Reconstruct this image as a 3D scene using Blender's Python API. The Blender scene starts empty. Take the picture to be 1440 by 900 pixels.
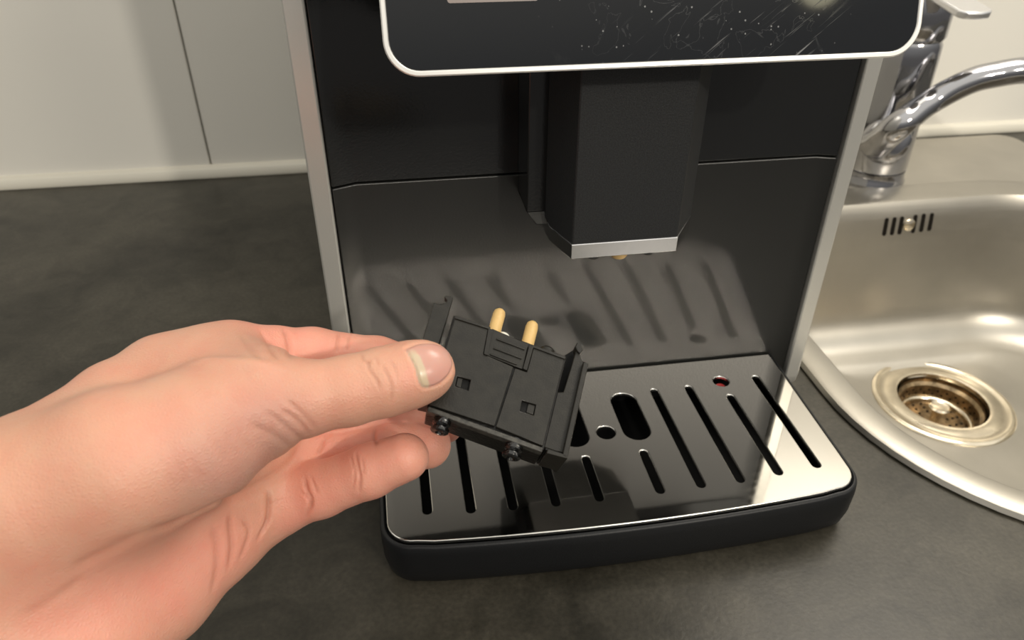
import bpy, bmesh, math, random
import numpy as np
from mathutils import Vector, Matrix
from mathutils.bvhtree import BVHTree
random.seed(3)
PI = math.pi
C = bpy.context.scene.collection

# ------------------------------------------------------------------ camera
def rot(a, b, c):
    ca, sa = math.cos(a), math.sin(a)
    Rz = np.array([[ca, -sa, 0], [sa, ca, 0], [0, 0, 1]])
    th = PI/2 - b
    Rx = np.array([[1, 0, 0], [0, math.cos(th), -math.sin(th)], [0, math.sin(th), math.cos(th)]])
    Rr = np.array([[math.cos(c), -math.sin(c), 0], [math.sin(c), math.cos(c), 0], [0, 0, 1]])
    return Rz @ Rx @ Rr
CR = rot(-.1625, .5877, .0045)
CC = np.array([-.0991, -.3498, .3083])
FP = 1058.0
cam_data = bpy.data.cameras.new('camera')
cam = bpy.data.objects.new('camera', cam_data); C.objects.link(cam)
m4 = np.eye(4); m4[:3, :3] = CR; m4[:3, 3] = CC
cam.matrix_world = Matrix(m4.tolist())
cam_data.sensor_width = 36; cam_data.lens = 36*FP/1440
cam_data.clip_start = .01
cam_data.dof.use_dof = True
cam_data.dof.focus_distance = .30
cam_data.dof.aperture_fstop = 17
bpy.context.scene.camera = cam

def ray(u, v): return CR @ np.array([(u-720)/FP, (450-v)/FP, -1.])
def pl(u, v, ax, val):                     # pixel -> point on an axis plane of the room
    d = ray(u, v); return CC + (val-CC[ax])/d[ax]*d
def at(u, v, t): return CC + t*ray(u, v)   # pixel -> point at a distance

# ------------------------------------------------------------------ world, lights, exposure
W = bpy.data.worlds.new('room_light'); bpy.context.scene.world = W; W.use_nodes = True
nt = W.node_tree; nt.nodes.clear()
wo = nt.nodes.new('ShaderNodeOutputWorld'); bg = nt.nodes.new('ShaderNodeBackground')
tc = nt.nodes.new('ShaderNodeTexCoord'); sx = nt.nodes.new('ShaderNodeSeparateXYZ')
mr = nt.nodes.new('ShaderNodeMapRange'); mr.inputs[1].default_value = -1; mr.inputs[2].default_value = 1
cr = nt.nodes.new('ShaderNodeValToRGB')
cr.color_ramp.elements[0].color = (.06, .055, .05, 1)          # dark floor, walls of middling brightness, lit white ceiling
cr.color_ramp.elements[1].color = (.80, .775, .71, 1)
for pos, c in ((.5, (.11, .105, .10)), (.655, (.26, .255, .245)), (.76, (.72, .69, .62))):
    e = cr.color_ramp.elements.new(pos); e.color = (*c, 1)
nt.links.new(tc.outputs['Generated'], sx.inputs[0]); nt.links.new(sx.outputs['Z'], mr.inputs[0])
nt.links.new(mr.outputs[0], cr.inputs[0]); nt.links.new(cr.outputs[0], bg.inputs[0]); nt.links.new(bg.outputs[0], wo.inputs[0])
bg.inputs[1].default_value = 1.5
def lamp(name, loc, target, size, power, color, kind='DISK'):
    ld = bpy.data.lights.new(name, 'AREA'); ld.shape = kind; ld.size = size; ld.energy = power; ld.color = color
    o = bpy.data.objects.new(name, ld); C.objects.link(o); o.location = loc
    o.rotation_euler = (Vector(target)-Vector(loc)).to_track_quat('-Z', 'Y').to_euler()
    return o
kd = np.array([.50, -.80, .56]); kd /= np.linalg.norm(kd)
lamp('room_lamp', Vector(np.array([.02, -.05, .15]) + 2.3*kd), (0, 0, .12), .4, 8, (1, .9, .74))
lamp('ceiling_lamp', (.82, -2.2, 1.50), (0.0, .0, .1), .10, 20, (1, .93, .83))
lamp('far_lamp', Vector(np.array([.065, -.07, .25]) + 2.6*np.array([.496, -.80, .352])), (.06, -.07, .25), .13, .22, (1, .92, .62))
lamp('under_cabinet_lamp', (.62, .25, .98), (.60, .24, 0), .55, 7.5, (1, .93, .82))
sc = bpy.context.scene
sc.view_settings.view_transform = 'Standard'; sc.view_settings.look = 'None'
sc.view_settings.gamma = 1; sc.view_settings.use_curve_mapping = False
sc.view_settings.exposure = 0.0

# ------------------------------------------------------------------ materials
def mat(name, color, rough=.5, metal=0., spec=.5, noise=None, bump=None, coat=0., sss=0., emis=None):
    m = bpy.data.materials.new(name); m.use_nodes = True
    n = m.node_tree.nodes; l = m.node_tree.links; b = n['Principled BSDF']
    b.inputs['Base Color'].default_value = (*color, 1); b.inputs['Roughness'].default_value = rough
    b.inputs['Metallic'].default_value = metal; b.inputs['Specular IOR Level'].default_value = spec
    b.inputs['Coat Weight'].default_value = coat
    t = n.new('ShaderNodeTexCoord')
    if noise:                                # (scale, amount, detail)
        x = n.new('ShaderNodeTexNoise'); x.inputs['Scale'].default_value = noise[0]; x.inputs['Detail'].default_value = noise[2]
        l.new(t.outputs['Object'], x.inputs['Vector'])
        r = n.new('ShaderNodeMapRange'); r.inputs[1].default_value = .3; r.inputs[2].default_value = .7
        r.inputs[3].default_value = 1-noise[1]; r.inputs[4].default_value = 1+noise[1]
        l.new(x.outputs[0], r.inputs[0])
        mx = n.new('ShaderNodeVectorMath'); mx.operation = 'SCALE'; mx.inputs[0].default_value = color
        l.new(r.outputs[0], mx.inputs['Scale']); l.new(mx.outputs[0], b.inputs['Base Color'])
    if bump:                                 # (scale, strength, distance)
        x = n.new('ShaderNodeTexNoise'); x.inputs['Scale'].default_value = bump[0]; x.inputs['Detail'].default_value = 4
        l.new(t.outputs['Object'], x.inputs['Vector'])
        bp = n.new('ShaderNodeBump'); bp.inputs['Strength'].default_value = bump[1]; bp.inputs['Distance'].default_value = bump[2]
        l.new(x.outputs[0], bp.inputs['Height']); l.new(bp.outputs[0], b.inputs['Normal'])
    return m
M = {}
M['panel'] = mat('black_satin_plastic', (.010, .0105, .0105), .17, spec=.8, noise=(9, .15, 3), bump=(900, .12, .0004))
M['panel_low'] = mat('black_satin_plastic_lower', (.010, .0102, .0090), .37, spec=.72, bump=(900, .12, .0004))
M['outlet'] = mat('black_textured_plastic', (.018, .019, .020), .5, spec=.5, noise=(1500, .4, 2), bump=(2200, .3, .0004))
M['tray'] = mat('black_moulded_plastic', (.008, .0085, .0095), .42, spec=.32, bump=(1300, .2, .0004))
M['pit'] = mat('tray_inside_black', (.004, .004, .004), .5, spec=.2)
M['silver'] = mat('silver_painted_trim', (.62, .61, .57), .34, .5, bump=(1200, .15, .0003))
M['frame'] = mat('bright_silver_frame', (.93, .92, .88), .3, .6)
M['chrome'] = mat('chrome', (.86, .86, .87), .04, 1.)
M['faucet'] = mat('faucet_chrome', (.42, .42, .44), .09, 1.)
M['lever'] = mat('brushed_lever', (.72, .72, .73), .3, .9)
M['red'] = mat('red_float_plastic', (.45, .02, .02), .4)
M['tan'] = mat('tan_plastic_pin', (.72, .48, .19), .42, noise=(300, .08, 2), bump=(600, .1, .0003))
M['white'] = mat('white_seal', (.8, .78, .7), .4)
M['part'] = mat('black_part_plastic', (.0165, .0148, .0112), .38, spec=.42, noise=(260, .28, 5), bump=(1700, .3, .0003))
M['part_worn'] = mat('worn_black_plastic_edge', (.05, .047, .040), .42, spec=.5, noise=(700, .5, 4), bump=(900, .4, .0004))
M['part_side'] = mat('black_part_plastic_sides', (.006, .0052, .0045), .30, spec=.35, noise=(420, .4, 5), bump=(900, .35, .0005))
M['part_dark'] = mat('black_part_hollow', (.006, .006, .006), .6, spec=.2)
M['wet'] = mat('wet_black_rubber', (.003, .003, .003), .10, spec=.8, bump=(380, .7, .0016))
M['display'] = mat('display_strip', (.30, .25, .23), .4)
M['drain'] = mat('drain_steel', (.78, .70, .56), .16, 1., noise=(60, .12, 3))
M['basket'] = mat('stained_strainer_steel', (.30, .22, .13), .28, 1., noise=(160, .5, 4))
M['hole'] = mat('drain_hole_black', (.01, .008, .006), .7, spec=.1)
M['cabinet'] = mat('white_cabinet', (.7, .68, .63), .4)
M['floor'] = mat('grey_floor', (.2, .19, .18), .6)

def nodes_of(m): return m.node_tree.nodes, m.node_tree.links, m.node_tree.nodes['Principled BSDF']
def grate_mat():
    m = mat('polished_steel_plate', (.63, .61, .57), .05, 1.)
    n, l, b = nodes_of(m)
    t = n.new('ShaderNodeTexCoord'); mp = n.new('ShaderNodeMapping'); mp.inputs['Scale'].default_value = (5, 60, 1); mp.inputs['Rotation'].default_value = (0, 0, .35)
    x = n.new('ShaderNodeTexNoise'); x.inputs['Scale'].default_value = 5; x.inputs['Detail'].default_value = 6
    l.new(t.outputs['Object'], mp.inputs[0]); l.new(mp.outputs[0], x.inputs[0])
    x2 = n.new('ShaderNodeTexNoise'); x2.inputs['Scale'].default_value = 26; x2.inputs['Detail'].default_value = 5
    l.new(t.outputs['Object'], x2.inputs[0])
    a = n.new('ShaderNodeMath'); a.operation = 'MULTIPLY'; l.new(x.outputs[0], a.inputs[0]); l.new(x2.outputs[0], a.inputs[1])
    r = n.new('ShaderNodeMapRange'); r.inputs[1].default_value = .15; r.inputs[2].default_value = .42; r.inputs[3].default_value = .025; r.inputs[4].default_value = .10
    l.new(a.outputs[0], r.inputs[0]); l.new(r.outputs[0], b.inputs['Roughness'])
    return m
M['grate'] = grate_mat()
M['grate_edge'] = mat('bright_cut_steel_edge', (.85, .84, .8), .25, 1.)

def screen_mat():
    m = mat('smudged_black_glass', (.006, .007, .009), .05, spec=.55)
    n, l, b = nodes_of(m)
    t = n.new('ShaderNodeTexCoord')
    # greasy wiping streaks and dried droplets: wear that sits on the glass, mostly on its right half
    mp = n.new('ShaderNodeMapping'); mp.inputs['Scale'].default_value = (22, 1, 420)
    m0 = n.new('ShaderNodeMapping'); m0.inputs['Rotation'].default_value = (0, .62, 0)
    l.new(t.outputs['Object'], m0.inputs[0]); l.new(m0.outputs[0], mp.inputs[0])
    s = n.new('ShaderNodeTexNoise'); s.inputs['Scale'].default_value = 1.6; s.inputs['Detail'].default_value = 5; s.inputs['Distortion'].default_value = .6
    l.new(mp.outputs[0], s.inputs[0])
    r = n.new('ShaderNodeMapRange'); r.inputs[1].default_value = .60; r.inputs[2].default_value = .78; l.new(s.outputs[0], r.inputs[0])
    big = n.new('ShaderNodeTexNoise'); big.inputs['Scale'].default_value = 26; big.inputs['Detail'].default_value = 3; l.new(t.outputs['Object'], big.inputs[0])
    rb = n.new('ShaderNodeMapRange'); rb.inputs[1].default_value = .46; rb.inputs[2].default_value = .66; l.new(big.outputs[0], rb.inputs[0])
    mul = n.new('ShaderNodeMath'); mul.operation = 'MULTIPLY'; l.new(r.outputs[0], mul.inputs[0]); l.new(rb.outputs[0], mul.inputs[1])
    v = n.new('ShaderNodeTexVoronoi'); v.inputs['Scale'].default_value = 380; l.new(t.outputs['Object'], v.inputs[0])
    rv = n.new('ShaderNodeMapRange'); rv.inputs[1].default_value = .15; rv.inputs[2].default_value = .09; l.new(v.outputs['Distance'], rv.inputs[0])
    sepc = n.new('ShaderNodeSeparateColor'); l.new(v.outputs['Color'], sepc.inputs[0])
    g = n.new('ShaderNodeMath'); g.operation = 'GREATER_THAN'; g.inputs[1].default_value = .72; l.new(sepc.outputs[0], g.inputs[0])
    dm = n.new('ShaderNodeMath'); dm.operation = 'MULTIPLY'; l.new(rv.outputs[0], dm.inputs[0]); l.new(g.outputs[0], dm.inputs[1])
    # band of contour-like dried film
    w = n.new('ShaderNodeTexNoise'); w.inputs['Scale'].default_value = 75; w.inputs['Detail'].default_value = 4; w.inputs['Distortion'].default_value = .8; l.new(t.outputs['Object'], w.inputs[0])
    wa = n.new('ShaderNodeMath'); wa.operation = 'SUBTRACT'; wa.inputs[1].default_value = .58; l.new(w.outputs[0], wa.inputs[0])
    wb = n.new('ShaderNodeMath'); wb.operation = 'ABSOLUTE'; l.new(wa.outputs[0], wb.inputs[0])
    wr = n.new('ShaderNodeMapRange'); wr.inputs[1].default_value = .009; wr.inputs[2].default_value = .0; wr.inputs[4].default_value = .16; l.new(wb.outputs[0], wr.inputs[0])
    sp = n.new('ShaderNodeSeparateXYZ'); l.new(t.outputs['Object'], sp.inputs[0])
    mask = n.new('ShaderNodeMapRange'); mask.inputs[1].default_value = -.05; mask.inputs[2].default_value = -.01; l.new(sp.outputs[0], mask.inputs[0])
    mask2 = n.new('ShaderNodeMapRange'); mask2.inputs[1].default_value = .075; mask2.inputs[2].default_value = .055; l.new(sp.outputs[0], mask2.inputs[0])
    a1 = n.new('ShaderNodeMath'); a1.operation = 'ADD'; l.new(mul.outputs[0], a1.inputs[0]); l.new(dm.outputs[0], a1.inputs[1])
    a2 = n.new('ShaderNodeMath'); a2.operation = 'MAXIMUM'; l.new(a1.outputs[0], a2.inputs[0]); l.new(wr.outputs[0], a2.inputs[1])
    a3 = n.new('ShaderNodeMath'); a3.operation = 'MULTIPLY'; l.new(a2.outputs[0], a3.inputs[0]); l.new(mask.outputs[0], a3.inputs[1])
    a4 = n.new('ShaderNodeMath'); a4.operation = 'MULTIPLY'; l.new(a3.outputs[0], a4.inputs[0]); l.new(mask2.outputs[0], a4.inputs[1])
    mx = n.new('ShaderNodeMix'); mx.data_type = 'RGBA'; mx.clamp_factor = True
    mx.inputs[6].default_value = (.006, .007, .009, 1); mx.inputs[7].default_value = (.16, .165, .17, 1)
    l.new(a4.outputs[0], mx.inputs[0]); l.new(mx.outputs[2], b.inputs['Base Color'])
    mr2 = n.new('ShaderNodeMapRange'); mr2.inputs[3].default_value = .05; mr2.inputs[4].default_value = .5; l.new(a4.outputs[0], mr2.inputs[0]); l.new(mr2.outputs[0], b.inputs['Roughness'])
    return m
M['screen'] = screen_mat()

def counter_mat():
    m = mat('dark_concrete_laminate', (.045, .041, .034), .33, spec=.38)
    n, l, b = nodes_of(m)
    t = n.new('ShaderNodeTexCoord')
    a = n.new('ShaderNodeTexNoise'); a.inputs['Scale'].default_value = 7; a.inputs['Detail'].default_value = 8; a.inputs['Roughness'].default_value = .62; a.inputs['Distortion'].default_value = .6
    f = n.new('ShaderNodeTexNoise'); f.inputs['Scale'].default_value = 420; f.inputs['Detail'].default_value = 3
    l.new(t.outputs['Object'], a.inputs[0]); l.new(t.outputs['Object'], f.inputs[0])
    c = n.new('ShaderNodeValToRGB'); c.color_ramp.elements[0].position = .38; c.color_ramp.elements[1].position = .62
    c.color_ramp.elements[0].color = (.016, .0145, .0100, 1); c.color_ramp.elements[1].color = (.060, .054, .041, 1)
    a2 = n.new('ShaderNodeTexNoise'); a2.inputs['Scale'].default_value = 38; a2.inputs['Detail'].default_value = 7; a2.inputs['Roughness'].default_value = .6; a2.inputs['Distortion'].default_value = 1.2
    l.new(t.outputs['Object'], a2.inputs[0])
    am = n.new('ShaderNodeMix'); am.inputs[0].default_value = .32; l.new(a.outputs[0], am.inputs[2]); l.new(a2.outputs[0], am.inputs[3])
    l.new(am.outputs[0], c.inputs[0])
    r = n.new('ShaderNodeMapRange'); r.inputs[1].default_value = .3; r.inputs[2].default_value = .7; r.inputs[3].default_value = .8; r.inputs[4].default_value = 1.2
    l.new(f.outputs[0], r.inputs[0])
    s = n.new('ShaderNodeVectorMath'); s.operation = 'SCALE'; l.new(c.outputs[0], s.inputs[0]); l.new(r.outputs[0], s.inputs['Scale'])
    l.new(s.outputs[0], b.inputs['Base Color'])
    rr = n.new('ShaderNodeMapRange'); rr.inputs[3].default_value = .28; rr.inputs[4].default_value = .46; l.new(a.outputs[0], rr.inputs[0]); l.new(rr.outputs[0], b.inputs['Roughness'])
    bp = n.new('ShaderNodeBump'); bp.inputs['Strength'].default_value = .12; bp.inputs['Distance'].default_value = .0006
    l.new(f.outputs[0], bp.inputs['Height']); l.new(bp.outputs[0], b.inputs['Normal'])
    return m
M['counter'] = counter_mat()
M['wall'] = mat('cream_gloss_panel', (.80, .775, .71), .25, spec=.4, noise=(3, .03, 3))
M['bead'] = mat('cream_sealing_strip', (.60, .57, .49), .35)

def steel_mat():
    m = mat('brushed_sink_steel', (.45, .425, .375), .36, .9)
    n, l, b = nodes_of(m)
    t = n.new('ShaderNodeTexCoord'); mp = n.new('ShaderNodeMapping'); mp.inputs['Scale'].default_value = (20, 20, 900)
    x = n.new('ShaderNodeTexNoise'); x.inputs['Scale'].default_value = 1; x.inputs['Detail'].default_value = 3
    l.new(t.outputs['Object'], mp.inputs[0]); l.new(mp.outputs[0], x.inputs[0])
    r = n.new('ShaderNodeMapRange'); r.inputs[3].default_value = .31; r.inputs[4].default_value = .44; l.new(x.outputs[0], r.inputs[0]); l.new(r.outputs[0], b.inputs['Roughness'])
    x2 = n.new('ShaderNodeTexNoise'); x2.inputs['Scale'].default_value = 18; x2.inputs['Detail'].default_value = 6
    l.new(t.outputs['Object'], x2.inputs[0])
    r2 = n.new('ShaderNodeMapRange'); r2.inputs[1].default_value = .3; r2.inputs[2].default_value = .7; r2.inputs[3].default_value = .93; r2.inputs[4].default_value = 1.06; l.new(x2.outputs[0], r2.inputs[0])
    s = n.new('ShaderNodeVectorMath'); s.operation = 'SCALE'; s.inputs[0].default_value = (.45, .425, .375); l.new(r2.outputs[0], s.inputs['Scale']); l.new(s.outputs[0], b.inputs['Base Color'])
    return m
M['steel'] = steel_mat()

# ------------------------------------------------------------------ builders
origin = {}
def tag(o, label=None, cat=None, group=None, kind=None):
    if label: o['label'] = label
    if cat: o['category'] = cat
    if group: o['group'] = group
    if kind: o['kind'] = kind
    return o
def thing(name, label, cat, loc, group=None):
    o = bpy.data.objects.new(name, None); C.objects.link(o); o.location = loc; o.empty_display_size = .02
    origin[o.name] = Vector(loc); return tag(o, label, cat, group)
def obj(name, bm, m, parent=None, smooth=True, bevel=0, seg=2, angle=35, label=None, keep=False):
    if not keep: bmesh.ops.recalc_face_normals(bm, faces=bm.faces)
    vs = [v.co for v in bm.verts]
    lo = Vector([min(v[i] for v in vs) for i in range(3)]); hi = Vector([max(v[i] for v in vs) for i in range(3)])
    c = Vector(((lo.x+hi.x)/2, (lo.y+hi.y)/2, lo.z))
    for v in bm.verts: v.co -= c
    me = bpy.data.meshes.new(name); bm.to_mesh(me); bm.free()
    for k in (m if isinstance(m, list) else [m]): me.materials.append(k)
    o = bpy.data.objects.new(name, me); C.objects.link(o)
    origin[o.name] = c
    if parent:
        o.parent = parent; o.location = c - origin[parent.name]
    else: o.location = c
    if smooth:
        me.polygons.foreach_set('use_smooth', [True]*len(me.polygons))
        me.set_sharp_from_angle(angle=math.radians(angle))
    if bevel:
        b = o.modifiers.new('bevel', 'BEVEL'); b.width = bevel; b.segments = seg; b.limit_method = 'ANGLE'; b.angle_limit = math.radians(30); b.harden_normals = False
    if label: o['label'] = label
    return o
ID = lambda p: Vector(p)
def prism(bm, loop, z0, z1, holes=(), X=ID, mi=0, mi_side=None):
    """extrude a 2D outline with holes from z0 to z1 (X maps local points to the world)"""
    loops = [loop]+list(holes); faces = []
    for z in (z0, z1):
        es = []
        for lp in loops:
            vs = [bm.verts.new(X((p[0], p[1], z))) for p in lp]
            for i in range(len(vs)): es.append(bm.edges.new((vs[i], vs[(i+1) % len(vs)])))
            faces.append(vs)
        r = bmesh.ops.triangle_fill(bm, use_beauty=True, use_dissolve=False, edges=es)
        for g in r['geom']:
            if isinstance(g, bmesh.types.BMFace): g.material_index = mi
    k = len(loops)
    for a, b in zip(faces[:k], faces[k:]):
        n = len(a)
        for i in range(n):
            f = bm.faces.new((a[i], a[(i+1) % n], b[(i+1) % n], b[i])); f.material_index = mi if mi_side is None else mi_side
    return bm
def boxp(bm, x0, x1, y0, y1, z0, z1, X=ID):
    v = [bm.verts.new(X((x, y, z))) for z in (z0, z1) for x, y in ((x0, y0), (x1, y0), (x1, y1), (x0, y1))]
    for f in ((0, 1, 2, 3), (4, 5, 6, 7), (0, 1, 5, 4), (1, 2, 6, 5), (2, 3, 7, 6), (3, 0, 4, 7)): bm.faces.new([v[i] for i in f])
    return bm
def loft(bm, loops, close0=False, close1=False, mi=0):
    rows = [[bm.verts.new(p) for p in lp] for lp in loops]
    for a, b in zip(rows, rows[1:]):
        n = len(a)
        for i in range(n):
            f = bm.faces.new((a[i], a[(i+1) % n], b[(i+1) % n], b[i])); f.material_index = mi
    if close0: bm.faces.new(rows[0])
    if close1: bm.faces.new(rows[-1])
    return rows
def lathe(bm, prof, n=32, X=ID, c0=True, c1=True):
    loops = [[X((r*math.cos(2*PI*i/n), r*math.sin(2*PI*i/n), z)) for i in range(n)] for r, z in prof]
    loft(bm, loops, c0, c1); return bm
def frame(p, d):
    z = Vector(d).normalized(); x = z.orthogonal().normalized(); y = z.cross(x)
    p = Vector(p)
    return lambda q: p + x*q[0] + y*q[1] + z*q[2]
def tube(bm, pts, rads, n=20):
    pts = [Vector(p) for p in pts]; loops = []; up = None
    for i, p in enumerate(pts):
        d = (pts[min(i+1, len(pts)-1)]-pts[max(i-1, 0)]).normalized()
        if up is None: up = d.orthogonal().normalized()
        up = (up - d*up.dot(d)).normalized(); s = d.cross(up)
        r = rads[i] if hasattr(rads, '__len__') else rads
        loops.append([p + (up*math.cos(2*PI*k/n)+s*math.sin(2*PI*k/n))*r for k in range(n)])
    loft(bm, loops, True, True); return bm
def slot(cx, y0, y1, w, n=7):
    r = w/2; a, b = min(y0, y1)+r, max(y0, y1)-r
    return [(cx+r*math.cos(PI*i/n), b+r*math.sin(PI*i/n)) for i in range(n+1)] + [(cx-r*math.cos(PI*i/n), a-r*math.sin(PI*i/n)) for i in range(n+1)]
def circ(cx, cy, r, n=24): return [(cx+r*math.cos(2*PI*i/n), cy+r*math.sin(2*PI*i/n)) for i in range(n)]
def rrect(x0, x1, y0, y1, r, n=10):
    out = []
    for cx, cy, a0 in ((x1-r, y1-r, 0), (x0+r, y1-r, 90), (x0+r, y0+r, 180), (x1-r, y0+r, 270)):
        for i in range(n+1):
            a = math.radians(a0+90*i/n); out.append((cx+r*math.cos(a), cy+r*math.sin(a)))
    return out
def spline(P, k=8):
    P = [np.array(p, float) for p in P]; P = [2*P[0]-P[1]]+P+[2*P[-1]-P[-2]]; out = []
    for i in range(1, len(P)-2):
        for j in range(k):
            t = j/k; a, b, c, d = P[i-1:i+3]
            out.append(.5*((2*b)+(-a+c)*t+(2*a-5*b+4*c-d)*t*t+(-a+3*b-3*c+d)*t**3))
    out.append(P[-2]); return out

# ------------------------------------------------------------------ setting: wall, strip, floor
YW = .421
root_wall = obj('wall_back', boxp(bmesh.new(), -2.4, 2.6, YW+.012, YW+.10, -.9, 1.7), M['wall'], smooth=False)
root_wall['kind'] = 'structure'
xs = [-1.49, -.888, -.2865, .315, .917, 1.52]
for a, b in zip(xs, xs[1:]):
    obj('panel', boxp(bmesh.new(), a+.0006, b-.0006, YW, YW+.0122, .0, 1.6), M['wall'], root_wall, bevel=.0012)
bm = bmesh.new()
prof = [(YW+.001, 0.0), (YW-.009, 0.0), (YW-.009, .004), (YW-.006, .0095), (YW-.001, .012), (YW+.001, .012)]
loft(bm, [[(x, y, z) for y, z in prof] for x in (-1.49, 1.52)], True, True)
o = obj('trim_1', bm, M['bead'], bevel=.0008); tag(o, kind='structure')
o = obj('floor', boxp(bmesh.new(), -2.4, 2.6, -2.2, YW+.1, -.94, -.9), M['floor'], smooth=False); tag(o, kind='structure')

# ------------------------------------------------------------------ countertop with the sink cut-out
SX0, SX1, SY0, SY1, SR = .159, .62, -.162, .283, .15
def sink_loop(inset, r=None, back=None, n=16):
    r = SR-inset if r is None else r
    return rrect(SX0+inset, SX1-inset, SY0+inset, SY1-(inset if back is None else back), r, n)
bm = bmesh.new()
prism(bm, [(-1.49, -.33), (1.52, -.33), (1.52, YW), (-1.49, YW)], -.038, 0, [sink_loop(.012)])
o = obj('countertop', bm, M['counter'], angle=20)
tag(o, 'dark grey concrete-look countertop running under the coffee machine', 'countertop')
t = thing('base_cabinet', 'cream kitchen base cabinet carrying the dark countertop', 'cabinet', (-.6, .05, -.9))
obj('carcass', boxp(bmesh.new(), -1.45, .10, -.26, YW-.01, -.9, -.0385), M['cabinet'], t, bevel=.001)
for x in (-1.45, -.93, -.41):
    d = obj('door', boxp(bmesh.new(), x+.002, x+.515, -.281, -.2605, -.8, -.045), M['cabinet'], t, bevel=.0015)
    obj('handle', tube(bmesh.new(), [(x+.20, -.281, -.09), (x+.20, -.305, -.09), (x+.32, -.305, -.09), (x+.32, -.281, -.09)], .005, 10), M['lever'], d)

# ------------------------------------------------------------------ sink
t = thing('kitchen_sink', 'brushed stainless steel inset sink right of the coffee machine', 'sink', (.39, .06, -.02))
DC = Vector((.392, .128, 0)); ZF = -.147; DR = .058
bm = bmesh.new()
def mixloop(a, b, k): return [(p[0]*(1-k)+q[0]*k, p[1]*(1-k)+q[1]*k) for p, q in zip(a, b)]
N = 16
def L3(l2, z): return [(p[0], p[1], z) for p in l2]
out0 = sink_loop(0, n=N); inn = sink_loop(.021, SR-.021, .037, n=N)
loops = [L3(sink_loop(.010, n=N), -.002), L3(sink_loop(.0005, n=N), .0006), L3(out0, .0016), L3(sink_loop(.0015, n=N), .0042), L3(sink_loop(.004, n=N), .0052),
         L3(sink_loop(.012, SR-.012, .018, n=N), .0046), L3(sink_loop(.019, SR-.019, .034, n=N), .0050), L3(inn, .0040),
         L3(sink_loop(.0235, SR-.024, .040, n=N), -.001), L3(sink_loop(.026, SR-.028, .043, n=N), -.012)]
wall_in = lambda k: sink_loop(.026+.016*k, SR-.028-.012*k, .043+.016*k, n=N)
for z in (-.03, -.05, -.07, -.09, -.105): loops.append(L3(wall_in((-z-.012)/.13), z))
for a in (15, 30, 45, 60, 75, 90):
    q = math.radians(a); rr = .038
    ins = .0375+rr*(1-math.cos(q)); loops.append(L3(sink_loop(ins, max(SR-.04-rr*(1-math.cos(q))*.9, .03), ins+.017, n=N), -.105-rr*math.sin(q)+.0))
last = loops[-1]; zl = last[0][2]
dl = []
for p in last:
    v = Vector((p[0]-DC.x, p[1]-DC.y)); a = math.atan2(v.y, v.x); dl.append((DC.x+(DR+.003)*math.cos(a), DC.y+(DR+.003)*math.sin(a)))
base2 = [(p[0], p[1]) for p in last]
dm = [(DC.x+(p[0]-DC.x)*(DR+.018)/(DR+.003), DC.y+(p[1]-DC.y)*(DR+.018)/(DR+.003)) for p in dl]
for k in (.3, .65, 1): loops.append(L3(mixloop(base2, dm, k), zl+(ZF-.002-zl)*min(k*1.15, 1)))
loops.append(L3(dl, ZF-.002))
loft(bm, loops)
basin = obj('basin', bm, M['steel'], t, angle=32)
obj('tap_deck', prism(bmesh.new(), rrect(.166, .613, .272, .404, .02), .0004, .0022), M['steel'], t, bevel=.001)
# drain: flange, throat, basket, knob
bm = bmesh.new(); XD = lambda p: Vector((DC.x+p[0], DC.y+p[1], ZF+p[2]))
lathe(bm, [(DR+.004, -.006), (DR+.004, -.001), (DR+.002, .0006), (DR-.001, .0002), (DR-.003, -.0012), (DR-.008, -.0005), (DR-.014, .0012), (DR-.018, .0), (DR-.0195, -.006), (DR-.020, -.030), (DR-.024, -.036), (.0, -.037)], 56, XD, False, False)
obj('drain_flange', bm, M['drain'], t, angle=50)
bk = thing_parent = obj('strainer_basket', lathe(bmesh.new(), [(.0375, -.004), (.0375, -.0075), (.0345, -.010), (.0325, -.022), (.030, -.024), (.0285, -.0225), (.027, -.0255), (.010, -.027), (0.0, -.027)], 48, XD, False, False), M['basket'], t, angle=40)
obj('strainer_ring', lathe(bmesh.new(), [(.0335, -.0225), (.032, -.0205), (.0295, -.021), (.0285, -.0235)], 48, XD, False, False), M['drain'], bk, angle=70)
obj('knob', lathe(bmesh.new(), [(.0045, -.028), (.0045, -.012), (.0085, -.011), (.0095, -.009), (.008, -.0075), (.0055, -.0085), (0., -.0085)], 28, XD, False, False), M['drain'], bk, angle=50)
bm = bmesh.new()
for ring, (r, z, n) in enumerate([(.0338, -.0145, 26), (.0332, -.0185, 26)]):
    for i in range(n):
        a = 2*PI*(i+.5*ring)/n
        lathe(bm, [(.0011, -.0004), (.0011, .0004)], 8, frame(XD((r*math.cos(a), r*math.sin(a), z)), (math.cos(a), math.sin(a), 0)))
for r, n in ((.014, 9), (.0195, 13), (.0245, 17)):
    for i in range(n):
        a = 2*PI*i/n; lathe(bm, [(.0012, 0), (.0012, .0003)], 8, frame(XD((r*math.cos(a), r*math.sin(a), -.0263+(r-.014)*.08)), (0, 0, 1)))
o = obj('strainer_holes', bm, M['hole'], bk); o['kind'] = 'stuff'
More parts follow.
